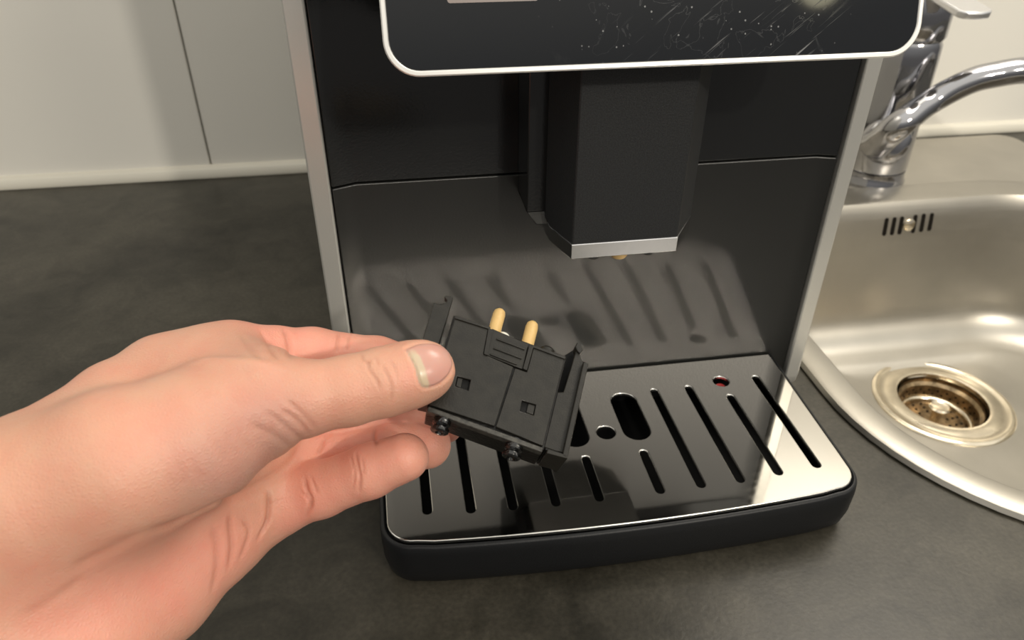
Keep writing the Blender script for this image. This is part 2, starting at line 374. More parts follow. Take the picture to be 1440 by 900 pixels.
# overflow slots on the back wall, with a screw
def on_basin(px, py):
    me = basin.data; bvh = BVHTree.FromPolygons([v.co + origin[basin.name] for v in me.vertices], [p.vertices[:] for p in me.polygons])
    h = bvh.ray_cast(Vector(CC), Vector(ray(px, py)).normalized()); return h[0], h[1]
for (a, b, c, d) in [(1247, 308, 1243, 330), (1258, 307, 1254, 329), (1268.5, 306, 1264.5, 328), (1287.5, 303.5, 1283.5, 326), (1299, 302, 1295, 324.5), (1310.5, 301, 1306.5, 323)]:
    p, n1 = on_basin(a, b); q, n2 = on_basin(c, d)
    n = (n1+n2).normalized()
    if n.y > 0: n = -n
    dv = (q-p); L = dv.length; dv.normalize(); s = n.cross(dv).normalized()
    X = lambda k, p=p, s=s, dv=dv, n=n: p + s*k[0] + dv*k[1] + n*k[2]
    obj('overflow_slot', prism(bmesh.new(), slot(0, -.0012, L+.0012, .0040), -.0012, .0006, X=X), M['hole'], t, bevel=0)
p, n = on_basin(1278, 316)
obj('overflow_screw', lathe(bmesh.new(), [(.0062, -.001), (.006, .0012), (.004, .0022), (0, .0026)], 24, frame(p, (0, -1, .1)), True, False), M['drain'], t)

# ------------------------------------------------------------------ faucet
fc = pl(1222, 250, 2, 0.002); FX, FY = fc[0], fc[1]
t = thing('faucet', 'chrome single-lever kitchen faucet standing behind the sink', 'faucet', (FX, FY, .0023))
XF = lambda p: Vector((FX+p[0]*1.2, FY+p[1]*1.2, p[2]+.0023))
obj('base_ring', lathe(bmesh.new(), [(.0275, 0), (.0275, .003), (.0262, .006), (.0258, .0135), (.0262, .0142)], 48, XF), M['faucet'], t)
obj('body', lathe(bmesh.new(), [(.0255, .0148), (.0262, .0165), (.0260, .05), (.0255, .12), (.0250, .135), (.0235, .139)], 48, XF), M['faucet'], t)
obj('handle_cap', lathe(bmesh.new(), [(.0245, .140), (.0258, .143), (.0255, .168), (.022, .180), (.012, .186), (0, .187)], 48, XF, True, False), M['faucet'], t)
sp = [pl(1232, 203, 1, FY-.028), pl(1240, 197, 1, FY-.042), pl(1264, 176, 1, FY-.070), pl(1309, 143, 1, FY-.058), pl(1362, 115, 1, FY-.062), pl(1400, 105, 1, FY-.066), pl(1445, 99, 1, FY-.070),
      pl(1500, 104, 1, FY-.058), pl(1550, 122, 1, FY-.062), pl(1572, 160, 1, FY-.064)]
pts = spline(sp, 8); k = len(pts)
rads = [.0155*(1-min(i/22, 1))+.0112*min(i/22, 1) for i in range(k)]
rads[0] = .011; rads[1] = .0138; rads[2] = .0152
obj('spout', tube(bmesh.new(), pts, rads, 28), M['faucet'], t, angle=60)
cd = Vector((-.42, -.85, .25)).normalized(); cp = Vector((FX, FY, 0)) + Vector((-.007, -.016, 0)); cp.z = pl(1228, 200, 1, FY-.022)[2]
obj('spout_collar', lathe(bmesh.new(), [(.0215, -.006), (.0225, .010), (.0215, .0165), (.0185, .0195), (.0155, .0205)], 40, frame(cp, cd), False, True), M['faucet'], t, angle=60)
bm = bmesh.new()
tip = pl(1376, 22, 1, FY-.075); rootp = Vector((FX, FY-.01, .186)); tipv = Vector(tip)
dv = (tipv-rootp); L = dv.length; dv.normalize(); up = Vector((0, 0, 1)); s = dv.cross(up).normalized(); nn = s.cross(dv)
X = lambda q: rootp + dv*q[0] + s*q[1] + nn*q[2]
prism(bm, [(0, -.013), (L*.5, -.016), (L*.92, -.016), (L, -.011), (L+.002, 0), (L, .011), (L*.92, .016), (L*.5, .016), (0, .013)], -.003, .003, X=X)
obj('lever', bm, M['lever'], t, bevel=.0015)

# ------------------------------------------------------------------ coffee machine
mc = thing('coffee_machine', 'black bean-to-cup coffee machine with silver side trims and touch screen', 'coffee machine', (0, .18, 0))
# front panels: flat centre with chamfered sides coming forward
def panel_bm(z0, z1, th=.012):
    bm = bmesh.new()
    P = [(-.1305, -.0048), (-.119, 0), (.1215, 0), (.1315, -.0035), (.1315, th), (-.1305, th)]
    loft(bm, [[(x, y, z0) for x, y in P], [(x, y, z1) for x, y in P]], True, True)
    return bm
obj('upper_panel', panel_bm(.1605, .36), M['panel'], mc, bevel=.0006)
obj('lower_panel', panel_bm(.012, .1597), M['panel_low'], mc, bevel=.0006)
for s, x0, x1 in ((-1, -.1405, -.1312), (1, .1322, .1410)):
    bm = bmesh.new()
    P = rrect(-.0065, .34, 0.004, .41, .012, 4)
    prism(bm, P, x0, x1, X=lambda q: Vector((q[2], q[0], q[1])))
    obj('side_trim', bm, M['silver'], mc, bevel=.0010, seg=2)
obj('housing', boxp(bmesh.new(), -.131, .132, .0125, .335, .006, .405), M['tray'], mc, bevel=.004)
for x in (-.11, .11):
    for y in (.05, .30): obj('foot', lathe(bmesh.new(), [(.012, 0), (.012, .006)], 20, lambda p, x=x, y=y: Vector((x+p[0], y+p[1], p[2]))), M['pit'], mc)
# outlet column
oc = [(-.0235, -.056), (.0262, -.056), (.0400, -.036), (.0400, 0), (-.0300, 0), (-.0300, -.036)]
ZB = .1405
bm = bmesh.new(); loft(bm, [[(x, y, z) for x, y in oc] for z in (ZB+.0075, .30)], True, True)
col = obj('outlet_column', bm, M['outlet'], mc, bevel=.0006, angle=20)
bm = bmesh.new()
cx, cy = .0045, -.02
sc_ = lambda k, z: [(cx+(x-cx)*k, cy+(y-cy)*k if y < 0 else y, z) for x, y in oc]
loft(bm, [sc_(1.0, ZB+.0076), sc_(1.006, ZB+.0072), sc_(1.006, ZB+.0004), sc_(.99, ZB), sc_(.93, ZB+.0002)], True, True)
obj('chrome_band', bm, M['chrome'], mc, bevel=.0003, angle=12)
bm = bmesh.new(); loft(bm, [[(x, y, z) for x, y in ((-.0390, -.026), (-.0295, -.026), (-.0295, 0), (-.0390, 0))] for z in (.151, .30)], True, True)
loft(bm, [[(x, y, .151) for x, y in ((-.0390, -.026), (-.0295, -.026), (-.0295, 0), (-.0390, 0))], [(x, y, .143) for x, y in ((-.0340, -.024), (-.0295, -.024), (-.0295, 0), (-.0340, 0))]], False, True)
obj('outlet_guide', bm, M['panel'], mc, bevel=.0006)
for x, y, r, m in ((-.0105, -.046, .0038, 'wet'), (.0015, -.0475, .0042, 'tan'), (.0165, -.046, .0036, 'wet')):
    obj('outlet_nozzle', lathe(bmesh.new(), [(r, .004), (r, -.002), (r*.8, -.0032), (0, -.0036)], 24, lambda p, x=x, y=y: Vector((x+p[0], y+p[1], ZB-.0018+p[2])), True, False), M[m], mc, label='tan nozzle tip' if m == 'tan' else None)
# screen: tilted plate in a silver frame
TA = math.radians(17)
su = Vector((0, math.sin(TA), math.cos(TA))); sn = Vector((0, -math.cos(TA), math.sin(TA)))
S0 = Vector((.0035, -.0755, .2312))
XS = lambda q: S0 + Vector((1, 0, 0))*q[0] + su*q[1] + sn*q[2]
SW = .1035
hb = obj('display_housing', prism(bmesh.new(), rrect(-SW+.006, SW-.006, .005, .125, .014), -.030, -.0030, X=XS), M['panel'], mc, bevel=.001)
obj('display_frame', prism(bmesh.new(), rrect(-SW, SW, 0, .13, .0125), -.0035, .0006, [rrect(-SW+.0021, SW-.0021, .0021, .1279, .0106)[::-1]], X=XS), M['frame'], mc, bevel=.0005)
gl = obj('screen_glass', prism(bmesh.new(), rrect(-SW+.0022, SW-.0022, .0022, .1278, .0105), -.003, .0002, X=XS), M['screen'], mc, bevel=.0002)
def onscreen(u, v):
    d = ray(u, v); n = np.array(sn); k = ((np.array(S0)-CC)@n)/(d@n); p = CC+k*d-np.array(S0); return p[0], float(p@np.array(su))
a, b = onscreen(629, 3)[0], onscreen(757, 3)[0]; y = onscreen(690, 3)[1]
obj('display_strip', prism(bmesh.new(), rrect(a, b, y, y+.05, .001), .0001, .00032, X=XS), M['display'], gl)

# ------------------------------------------------------------------ drip tray
dt = thing('drip_tray', 'black drip tray with slotted polished steel plate under the outlet', 'drip tray', (0, -.06, 0))
ZT = .031
def tray_loop(off, rc=.013, back=-.0005):
    xl, xr = -.1178, .1178
    pts = []
    F = lambda x: -.1188+.42*x*x
    n = 24
    x0, x1 = xl-off, xr+off
    r = rc+off
    y0 = F(xl+rc)-off
    for i in range(9):
        a = math.radians(180+90*i/8); pts.append((x0+r+r*math.cos(a), y0+r+.0008+r*math.sin(a)))
    for i in range(1, n):
        x = x0+r+(x1-x0-2*r)*i/n; pts.append((x, F(x)-off))
    for i in range(9):
        a = math.radians(270+90*i/8); pts.append((x1-r+r*math.cos(a), y0+r+.0008+r*math.sin(a)))
    pts += [(x1+.0026, back-.004), (x1+.0024, back), (x0-.0015, back), (x0-.0015, back-.004)]
    return pts
bm = bmesh.new()
loops = [L3(tray_loop(-.004), 0), L3(tray_loop(-.0005), .0012), L3(tray_loop(.0018), .005), L3(tray_loop(.0032), .012), L3(tray_loop(.0036), .024), L3(tray_loop(.0032), .0285), L3(tray_loop(.0024), .0296), L3(tray_loop(.0014), .0297),
         L3(tray_loop(.0009, back=-.001), .0288), L3(tray_loop(-.002, back=-.002), .0270), L3(tray_loop(-.003, back=-.004), .008)]
loft(bm, loops[:10], True, False)
obj('tray_body', bm, M['tray'], dt, angle=50)
bm = bmesh.new(); loft(bm, loops[9:], False, True); obj('tray_well', bm, M['pit'], dt, angle=50)
SL = [(.1022, -.0208, -.0985), (.0803, -.0353, -.1003), (.0591, -.0237, -.1022), (.0382, -.0234, -.1024), (.0167, -.0719, -.1030),
      (-.0144, -.0714, -.1032), (-.0361, -.0234, -.1030), (-.0572, -.0234, -.1021), (-.0776, -.0237, -.1008), (-.0984, -.0237, -.0983)]
holes = [slot(x, a, b, .0046)[::-1] for x, a, b in SL]
holes += [slot(.0182, -.0243, -.0640, .0150, 12)[::-1], slot(-.0162, -.0243, -.0640, .0150, 12)[::-1], circ(.0012, -.0556, .0052)[::-1], circ(.0804, -.0228, .0047)[::-1]]
bm = bmesh.new()
prism(bm, tray_loop(0, back=-.0015), ZT-.0022, ZT, holes, mi=0, mi_side=1)
obj('steel_plate', bm, [M['grate'], M['grate_edge']], dt, bevel=.00045, seg=2, angle=25)
obj('level_float', lathe(bmesh.new(), [(.0036, -.006), (.0036, -.0012), (.0028, -.0004), (0, -.0002)], 24, lambda p: Vector((.0804+p[0], -.0235+p[1], ZT-.003+p[2])), True, False), M['red'], dt, label='red float showing in a round hole')

# ------------------------------------------------------------------ held part: frame of the piece
pa = math.radians(19); tl = math.radians(28)
px_ = CR @ np.array([math.cos(pa), -math.sin(pa), 0]); py0 = CR @ np.array([math.sin(pa), math.cos(pa), 0]); pz0 = CR @ np.array([0, 0, 1.])
py_ = py0*math.cos(tl) - pz0*math.sin(tl); pz_ = np.cross(px_, py_)
PO = at(700, 540, .252)
def G(p): return Vector(PO + px_*p[0] + py_*p[1] + pz_*p[2])
def Lp(u, v, z=0.):                    # pixel -> point of the piece on its plane at height z
    d = ray(u, v); o_ = PO + pz_*z; k = ((o_-CC)@pz_)/(d@pz_); q = CC+k*d-o_; return (float(q@px_), float(q@py_))
def PP(lst, z=0.): return [Lp(u, v, z) for u, v in lst]
hp = thing('spout_insert', 'black plastic spout insert with two tan pins held between thumb and fingers', 'machine part', tuple(G((0, 0, -.01))))
hole1 = PP([(643, 529), (662, 534), (659, 549), (640, 543)]); hole2 = PP([(734, 563), (754, 569), (751, 584), (731, 578)])
lc = PP([(640, 446), (687, 461), (680, 498), (722, 516), (695.5, 599), (604, 569)])
rc = PP([(750.5, 488), (794, 504), (763.5, 627), (697.5, 600), (724.5, 517.5), (741, 523)])
def covers():
    for nm, lp_, h in (('front_cover', lc, hole1), ('front_cover', rc, hole2)):
        obj(nm, prism(bmesh.new(), lp_, -.0014, .0, [h[::-1]], X=G), M['part'], hp, bevel=.00022)
covers()
# body block behind the covers
bb = PP([(638, 443), (797, 502), (765, 634), (600, 573)], -.0016)
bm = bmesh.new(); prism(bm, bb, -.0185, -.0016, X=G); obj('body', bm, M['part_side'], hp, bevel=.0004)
# rim ledge along the bottom of the face
rb = PP([(603, 571), (764, 629.5), (762.5, 636), (600, 577.5)], -.0004)
obj('bottom_ledge', prism(bmesh.new(), rb, -.004, -.0004, X=G), M['part_worn'], hp, bevel=.0003)
# latches in the square holes
for q, hl in (([(644, 530), (651, 532), (648, 545), (641, 543)], 0), ([(743, 567), (753, 570), (750, 583), (740, 580)], 1)):
    obj('latch', prism(bmesh.new(), PP(q, -.0006), -.0015, -.0007, X=G), M['part'], hp, bevel=.0002)
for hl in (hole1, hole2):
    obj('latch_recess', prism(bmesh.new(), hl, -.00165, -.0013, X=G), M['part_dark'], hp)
# ribbed clip
tb = PP([(692, 461), (744, 483), (736, 519), (684, 499)], 0)
clip = obj('clip_tab', prism(bmesh.new(), tb, -.0014, -.0004, X=G), M['part'], hp, bevel=.0003)
for a, b in (((698, 476), (738, 491)), ((694, 489), (734, 504)), ((689, 497.5), (727, 512))):
    p, q = Lp(*a), Lp(*b); obj('rib', prism(bmesh.new(), [(p[0], p[1]-.0003), (q[0], q[1]-.0003), (q[0], q[1]+.0003), (p[0], p[1]+.0003)], -.0005, .0001, X=G), M['part'], clip, bevel=.00015)
for q in ([(687, 461), (693, 463), (686, 500), (680.5, 498)], [(745, 484), (750.5, 487), (741, 521), (735.5, 518.5)], [(640, 444), (690, 459.5), (689, 463), (639, 447.5)], [(746, 483.5), (796, 501), (795, 505), (745, 487)]):
    obj('raised_edge', prism(bmesh.new(), PP(q, .0006), -.001, .0006, X=G), M['part'], hp, bevel=.0002)
# right rail
obj('rail_web', prism(bmesh.new(), PP([(812, 487), (818, 485), (820, 493), (815, 497), (817, 504), (820.5, 508), (791, 637), (765, 629), (783, 551), (792.5, 551)], -.0022), -.004, -.0022, X=G), M['part'], hp, bevel=.0003)
obj('rail_flange', prism(bmesh.new(), PP([(821, 508), (828, 511), (798, 645), (791, 641)], 0), -.017, -.0, X=G), M['part'], hp, bevel=.0003)
obj('rail_foot', prism(bmesh.new(), PP([(770, 631.5), (797, 640), (799, 645), (768.5, 637)], 0), -.015, -.0, X=G), M['part'], hp, bevel=.0003)
obj('rail_hook', prism(bmesh.new(), PP([(809, 487), (812, 481), (818, 484.5), (820, 493), (816, 497), (812, 494)], -.0012), -.006, -.0012, X=G), M['part'], hp, bevel=.0003)
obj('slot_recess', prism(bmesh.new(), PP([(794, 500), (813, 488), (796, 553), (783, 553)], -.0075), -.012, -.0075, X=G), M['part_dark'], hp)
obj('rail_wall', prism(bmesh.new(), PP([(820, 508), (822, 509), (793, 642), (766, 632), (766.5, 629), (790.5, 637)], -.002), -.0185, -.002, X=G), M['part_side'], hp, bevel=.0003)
# left arm
obj('left_arm', prism(bmesh.new(), PP([(610, 425), (619, 428), (627, 425.5), (629, 422), (625, 418), (626, 415), (637, 417.5), (636, 424), (617, 486), (600, 560), (572, 556), (594, 478)], -.006), -.0085, -.006, X=G), M['part'], hp, bevel=.0003)
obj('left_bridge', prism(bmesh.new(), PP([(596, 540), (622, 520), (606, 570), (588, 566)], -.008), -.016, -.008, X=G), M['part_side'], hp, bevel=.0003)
# pins, seal, knob
for (a, b) in (((694, 470), (702.5, 440)), ((740.5, 489), (748.5, 457.5))):
    z = -.0075; p = G((*Lp(*a, z), z)); q = G((*Lp(*b, z), z)); d = q-p; L = d.length; r = .0023
    obj('pin', lathe(bmesh.new(), [(r, -.003), (r, L-.0008), (r*.86, L+.0006), (r*.5, L+.0014), (0, L+.0016)], 28, frame(p, d), True, False), M['tan'], hp, label='tan plastic pin')
z = -.0095; p = G((*Lp(707, 474, z), z)); q = G((*Lp(708.5, 468, z), z))
obj('seal', lathe(bmesh.new(), [(.0024, -.003), (.0024, .0006), (.0019, .0012), (0, .0012)], 24, frame(p, q-p), True, False), M['white'], hp, label='white seal beside the left pin')
z = -.0085; p = G((*Lp(768, 498, z), z)); q = G((*Lp(771, 489, z), z))
obj('top_knob', lathe(bmesh.new(), [(.0028, -.003), (.0028, .0016), (.0020, .0024), (0, .0026)], 28, frame(p, q-p), True, False), M['part'], hp)
for a, b in (((622, 592), (617, 609)), ((723, 627), (718, 645))):
    z = -.0035; p = G((*Lp(*a, z), z)); q = G((*Lp(*b, z), z)); d = q-p; L = d.length
    obj('nozzle', lathe(bmesh.new(), [(.0030, -.002), (.0030, L*.30), (.0023, L*.45), (.0031, L*.62), (.0031, L*.86), (.0026, L*.97), (.0014, L*1.0), (.001, L*.8), (0, L*.8)], 28, frame(p, d), True, False), M['wet'], hp, label='wet glossy black nozzle')

# ------------------------------------------------------------------ hand: one continuous surface from a distance field
def J(u, v, d, r): p = at(u, v, d); return (*p, r*d/FP)
CH = {
 'radial': [J(330, 501, .262, 41), J(224, 529, .252, 50), J(160, 564, .243, 50), J(30, 650, .222, 54), J(-150, 738, .198, 86), J(-620, 900, .17, 150)],
 'mid': [J(372, 575, .268, 44), J(300, 640, .258, 60), J(150, 720, .236, 88), J(0, 790, .216, 100), J(-180, 900, .196, 125), J(-700, 1150, .17, 190)],
 'ring_meta': [J(382, 648, .270, 40), J(270, 700, .255, 62), J(120, 790, .235, 80)],
 'ulnar': [J(380, 712, .266, 41), J(306, 757, .257, 57), J(222, 828, .245, 73), J(120, 905, .225, 90), J(-60, 1010, .20, 100), J(-520, 1300, .175, 130)],
 'thenar': [J(352, 582, .232, 66), J(270, 618, .222, 92), J(170, 655, .214, 104), J(60, 700, .208, 96)],
 'web': [J(300, 530, .25, 44), J(375, 545, .240, 40)],
}
FI = {
 'index': [J(322, 500, .262, 43), J(385, 499, .270, 39.5), J(440, 499, .277, 37.5), J(530, 507, .285, 33), J(586, 517, .286, 29)],
 'middle': [J(372, 562, .270, 42), J(470, 585, .285, 36), J(570, 598, .294, 30), J(627, 599, .295, 24)],
 'ring': [J(385, 645, .271, 40), J(460, 643, .279, 37), J(545, 631, .284, 35), J(601, 626, .285, 33)],
 'pinky': [J(385, 712, .266, 40), J(452, 688, .263, 38.5), J(520, 662, .258, 37.5), J(569, 643, .255, 34)],
}
TH = [J(300, 590, .228, 72), J(372, 566, .230, 58), J(430, 560, .2325, 51), J(492, 549, .2360, 48), J(540, 537, .2385, 47.5), J(576, 527, .2402, 45.5), J(597, 521.5, .2412, 42.5)]
def cap(p, a, b):
    A = np.array(a[:3]); B = np.array(b[:3]); ab = B-A
    h = np.clip(((p-A)@ab)/(ab@ab), 0, 1)[:, None]
    return np.linalg.norm(p-A-h*ab, axis=1) - (a[3]+(b[3]-a[3])*h[:, 0])
def smin(a, b, k):
    h = np.clip(.5+.5*(b-a)/k, 0, 1); return b*(1-h)+a*h - k*h*(1-h)
def chain(p, c, k):
    d = None
    for a, b in zip(c, c[1:]):
        e = cap(p, a, b); d = e if d is None else smin(d, e, k)
    return d
def sdf(p):
    palm = None
    for nme, c in CH.items():
        e = chain(p, c, .004); palm = e if palm is None else smin(palm, e, .020 if nme in ('thenar', 'web') else .018)
    d = smin(palm, chain(p, TH, .003), .007)
    for nme, c in FI.items():
        e = smin(palm, chain(p, c, .0025), .006)
        d = smin(d, e, .0012)
    return d
allp = np.array([q for c in list(CH.values())+list(FI.values())+[TH] for q in c])
lo = (allp[:, :3]-allp[:, 3:]-.006).min(0); hi = (allp[:, :3]+allp[:, 3:]+.006).max(0)
H = .0020
nx, ny, nz = (np.ceil((hi-lo)/H)+1).astype(int)
gx, gy, gz = [lo[i]+H*np.arange(n) for i, n in enumerate((nx, ny, nz))]
GP = np.stack(np.meshgrid(gx, gy, gz, indexing='ij'), -1).reshape(-1, 3)
val = np.concatenate([sdf(c) for c in np.array_split(GP, 24)]).reshape(nx, ny, nz)
ins = val < 0
cid = -np.ones((nx, ny, nz), int)
cell = np.zeros((nx-1, ny-1, nz-1), int)
for i in (0, 1):
    for j in (0, 1):
        for k in (0, 1): cell += ins[i:nx-1+i, j:ny-1+j, k:nz-1+k]
act = np.argwhere((cell > 0) & (cell < 8)); cid[act[:, 0], act[:, 1], act[:, 2]] = np.arange(len(act))
V = lo + (act+.5)*H
quads = []
for ax in range(3):
    sl0 = [slice(None)]*3; sl1 = [slice(None)]*3; sl0[ax] = slice(0, -1); sl1[ax] = slice(1, None)
    e = np.argwhere(ins[tuple(sl0)] != ins[tuple(sl1)])
    b, c = [(1, 2), (2, 0), (0, 1)][ax]
    e = e[(e[:, b] > 0) & (e[:, c] > 0)]
    def idx(db, dc):
        q = e.copy(); q[:, b] -= db; q[:, c] -= dc; return cid[q[:, 0], q[:, 1], q[:, 2]]
    Q = np.stack([idx(1, 1), idx(0, 1), idx(0, 0), idx(1, 0)], 1)
    flip = ~ins[e[:, 0], e[:, 1], e[:, 2]]
    Q[flip] = Q[flip][:, ::-1]
    quads.append(Q[(Q >= 0).all(1)])
F = np.concatenate(quads)
def project(V, it=4):
    for _ in range(it):
        d = sdf(V); g = np.stack([sdf(V+np.eye(3)[i]*2e-4)-sdf(V-np.eye(3)[i]*2e-4) for i in range(3)], 1)/4e-4
        V = V - (d/np.maximum((g*g).sum(1), .3))[:, None]*g
    return V, g/np.linalg.norm(g, axis=1)[:, None]
def relax(V, F, it=2, k=.5):
    for _ in range(it):
        acc = np.zeros_like(V); cnt = np.zeros(len(V))
        for i in range(4):
            for j in (1, 3):
                np.add.at(acc, F[:, i], V[F[:, (i+j) % 4]]); np.add.at(cnt, F[:, i], 1)
        V = V*(1-k)+k*acc/np.maximum(cnt, 1)[:, None]
    return V
def subdiv(V, F):
    E = np.stack([F, np.roll(F, -1, 1)], -1).reshape(-1, 2); E.sort(1)
    U, inv = np.unique(E, axis=0, return_inverse=True); inv = inv.reshape(-1, 4)
    n = len(V); m = len(U)
    V2 = np.concatenate([V, V[U].mean(1), V[F].mean(1)])
    fc = n+m+np.arange(len(F))
    Fs = [np.stack([F[:, i], n+inv[:, i], fc, n+inv[:, (i+3) % 4]], 1) for i in range(4)]
    return V2, np.concatenate(Fs)
V, _ = project(V); V = relax(V, F, 2); V, _ = project(V, 2)
V, F = subdiv(V, F); V, _ = project(V, 2); V = relax(V, F, 1); V, _ = project(V, 2)
# finer still in the part of the hand near the lens
V, F = subdiv(V, F); V, _ = project(V, 1); V = relax(V, F, 1); V, Nn = project(V, 1)
bvh = BVHTree.FromPolygons(V.tolist(), F.tolist())
def hit(u, v):
    r = bvh.ray_cast(Vector(CC), Vector(ray(u, v)).normalized()); return None if r[0] is None else np.array(r[0])
disp = np.zeros(len(V))
near = (V-CC)@(-CR[:, 2])
vis = np.einsum('ij,ij->i', Nn, CC-V) > 0
def seg_dist(P):
    d = np.full(len(V), 9.)
    lo_, hi_ = np.min(P, 0)-.006, np.max(P, 0)+.006
    w = np.where(((V > lo_) & (V < hi_)).all(1))[0]
    tt = np.zeros(len(V))
    for i, (a, b) in enumerate(zip(P, P[1:])):
        ab = b-a; h = np.clip(((V[w]-a)@ab)/max(ab@ab, 1e-12), 0, 1)
        e = np.linalg.norm(V[w]-a-h[:, None]*ab, axis=1); k = e < d[w]
        tt[w[k]] = (i+h[k])/(len(P)-1); d[w] = np.minimum(d[w], e)
    return d, tt
red = np.zeros(len(V))
def crease(px, depth, width, tint=.5):
    global disp, red
    P = [hit(*q[:2]) for q in spline(px, 5)]; P = [p for p in P if p is not None]
    if len(P) < 2: return
    d, tt = seg_dist(P)
    fade = np.clip(np.minimum(tt, 1-tt)*5+.15, 0, 1)
    g = np.exp(-(d/width)**2)*fade
    disp -= depth*g
    disp += depth*.12*np.exp(-((d-2.4*width)/(1.5*width))**2)*fade
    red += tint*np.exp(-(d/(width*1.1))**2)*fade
# thumb knuckle wrinkles
crease([(520, 505), (517, 513), (521, 523), (529, 534), (534, 549)], .00035, .0005)
crease([(537, 512), (543, 524), (549, 538), (551, 552), (550, 566)], .0003, .0005)
crease([(508, 498), (511, 506), (520, 512)], .0003, .0005)
crease([(548, 506), (556, 520), (559, 534)], .00016, .0004, .3)
crease([(527, 500), (530, 508), (533, 515)], .0002, .0004, .3)
crease([(395, 575), (420, 593), (436, 612)], .00035, .0008, .3)
crease([(400, 560), (428, 585), (446, 606)], .0003, .0008, .3)
crease([(375, 578), (405, 602), (428, 622)], .0003, .0008, .2)
crease([(352, 596), (385, 612), (412, 632)], .0003, .001, .2)
# index creases
crease([(478, 463), (475, 480), (474, 496)], .0005, .0006)
crease([(492, 470), (490, 482), (488, 494)], .0003, .0005)
crease([(400, 461), (406, 480), (409, 505)], .0008, .0011)
crease([(340, 470), (352, 490), (368, 508)], .0004, .001, .3)
crease([(365, 462), (378, 485), (392, 506)], .0004, .001, .3)
# ring, pinky
crease([(528, 602), (526, 614), (530, 626)], .0005, .0006, .8)
crease([(446, 640), (452, 628), (456, 616)], .0005, .0007, .6)
crease([(500, 637), (503, 655), (506, 672), (505, 694)], .0006, .0006, .8)
crease([(493, 640), (497, 655), (499, 668), (496, 690)], .0003, .0005, .5)
crease([(509, 642), (511, 656), (512, 668)], .00025, .0005, .5)
crease([(428, 672), (432, 690), (438, 705), (430, 728)], .0007, .0007, .8)
crease([(436, 668), (442, 682), (446, 694)], .0003, .0005, .4)
crease([(422, 690), (432, 700), (440, 718)], .0003, .0005, .4)
# palm creases at the foot of the little finger
crease([(377, 690), (378, 715), (375, 735), (362, 760)], .0010, .0008, .9)
crease([(322, 724), (324, 745), (326, 770), (322, 800)], .0008, .0009, .6)
crease([(340, 730), (350, 745), (346, 765), (338, 785)], .0005, .0008, .5)
crease([(296, 740), (305, 765), (305, 800), (298, 835)], .0005, .0012, .4)
crease([(425, 615), (418, 640), (395, 664), (350, 690), (300, 712), (250, 735), (205, 748)], .0014, .0022, .5)
crease([(100, 800), (150, 775), (200, 748)], .0006, .0025, .2)
crease([(30, 870), (80, 840), (120, 810)], .0004, .002, .2)
# wrinkled skin over the thenar mound
for i in range(11):
    u = 235+i*17; v0 = 690-i*10.5
    crease([(u, v0-24-random.uniform(0, 12)), (u+8+random.uniform(-5, 5), v0-10), (u+13+random.uniform(-5, 5), v0+4)], random.uniform(.00006, .00014), .0011, .08)
# tendon ridge across the back edge
def ridge(px, h, w):
    global disp
    P = [hit(*q[:2]) for q in spline(px, 5)]; P = [p for p in P if p is not None]
    d, tt = seg_dist(P); disp += h*np.exp(-(d/w)**2)*np.clip(np.minimum(tt, 1-tt)*4, 0, 1)
ridge([(255, 512), (300, 508), (350, 512), (400, 514)], .0012, .003)
# thumb nail: plate with a sunk border
nail = [(570, 491), (577, 503), (584, 518), (588, 533), (594, 544), (606, 544), (620, 538), (632, 526), (637, 512), (633, 497), (622, 486), (604, 482), (586, 484)]
P2 = np.array(nail, float)
vc = (V-CC)@CR; U = 720+FP*vc[:, 0]/-vc[:, 2]; Vv = 450-FP*vc[:, 1]/-vc[:, 2]
cand = np.where(vis & (U > 540) & (U < 660) & (Vv > 460) & (Vv < 570) & (near < .247))[0]
pu = np.stack([U[cand], Vv[cand]], 1)
cl = np.array([q[:2] for q in spline(nail+[nail[0]], 4)])
ins_ = np.zeros(len(cand), bool); dd = np.full(len(cand), 99.)
for a, b in zip(cl, np.roll(cl, -1, 0)):
    c_ = ((a[1] > pu[:, 1]) != (b[1] > pu[:, 1])) & (pu[:, 0] < (b[0]-a[0])*(pu[:, 1]-a[1])/(b[1]-a[1]+1e-9)+a[0]); ins_ ^= c_
    ab = b-a; h = np.clip(((pu-a)@ab)/max(ab@ab, 1e-9), 0, 1); dd = np.minimum(dd, np.linalg.norm(pu-a-h[:, None]*ab, axis=1))
sd = np.where(ins_, dd, -dd)
nailw = np.zeros(len(V)); nailw[cand] = np.clip(sd/1.6+.5, 0, 1)
disp[cand] += .00035*np.clip(sd/3, 0, 1) - .0004*np.exp(-(sd/1.8)**2) + .00012*np.exp(-((sd+5)/3)**2)
lun = np.zeros(len(V))
lp = np.array([(572, 492), (584, 506), (590, 520), (596, 543)], float)
ld = np.full(len(cand), 99.)
for a, b in zip(lp, lp[1:]):
    ab = b-a; h = np.clip(((pu-a)@ab)/(ab@ab), 0, 1); ld = np.minimum(ld, np.linalg.norm(pu-a-h[:, None]*ab, axis=1))
lun[cand] = nailw[cand]*np.clip((8.5-ld)/2, 0, 1)*np.clip((pu[:, 1]-490)/10, 0, 1)
V = V + Nn*disp[:, None]
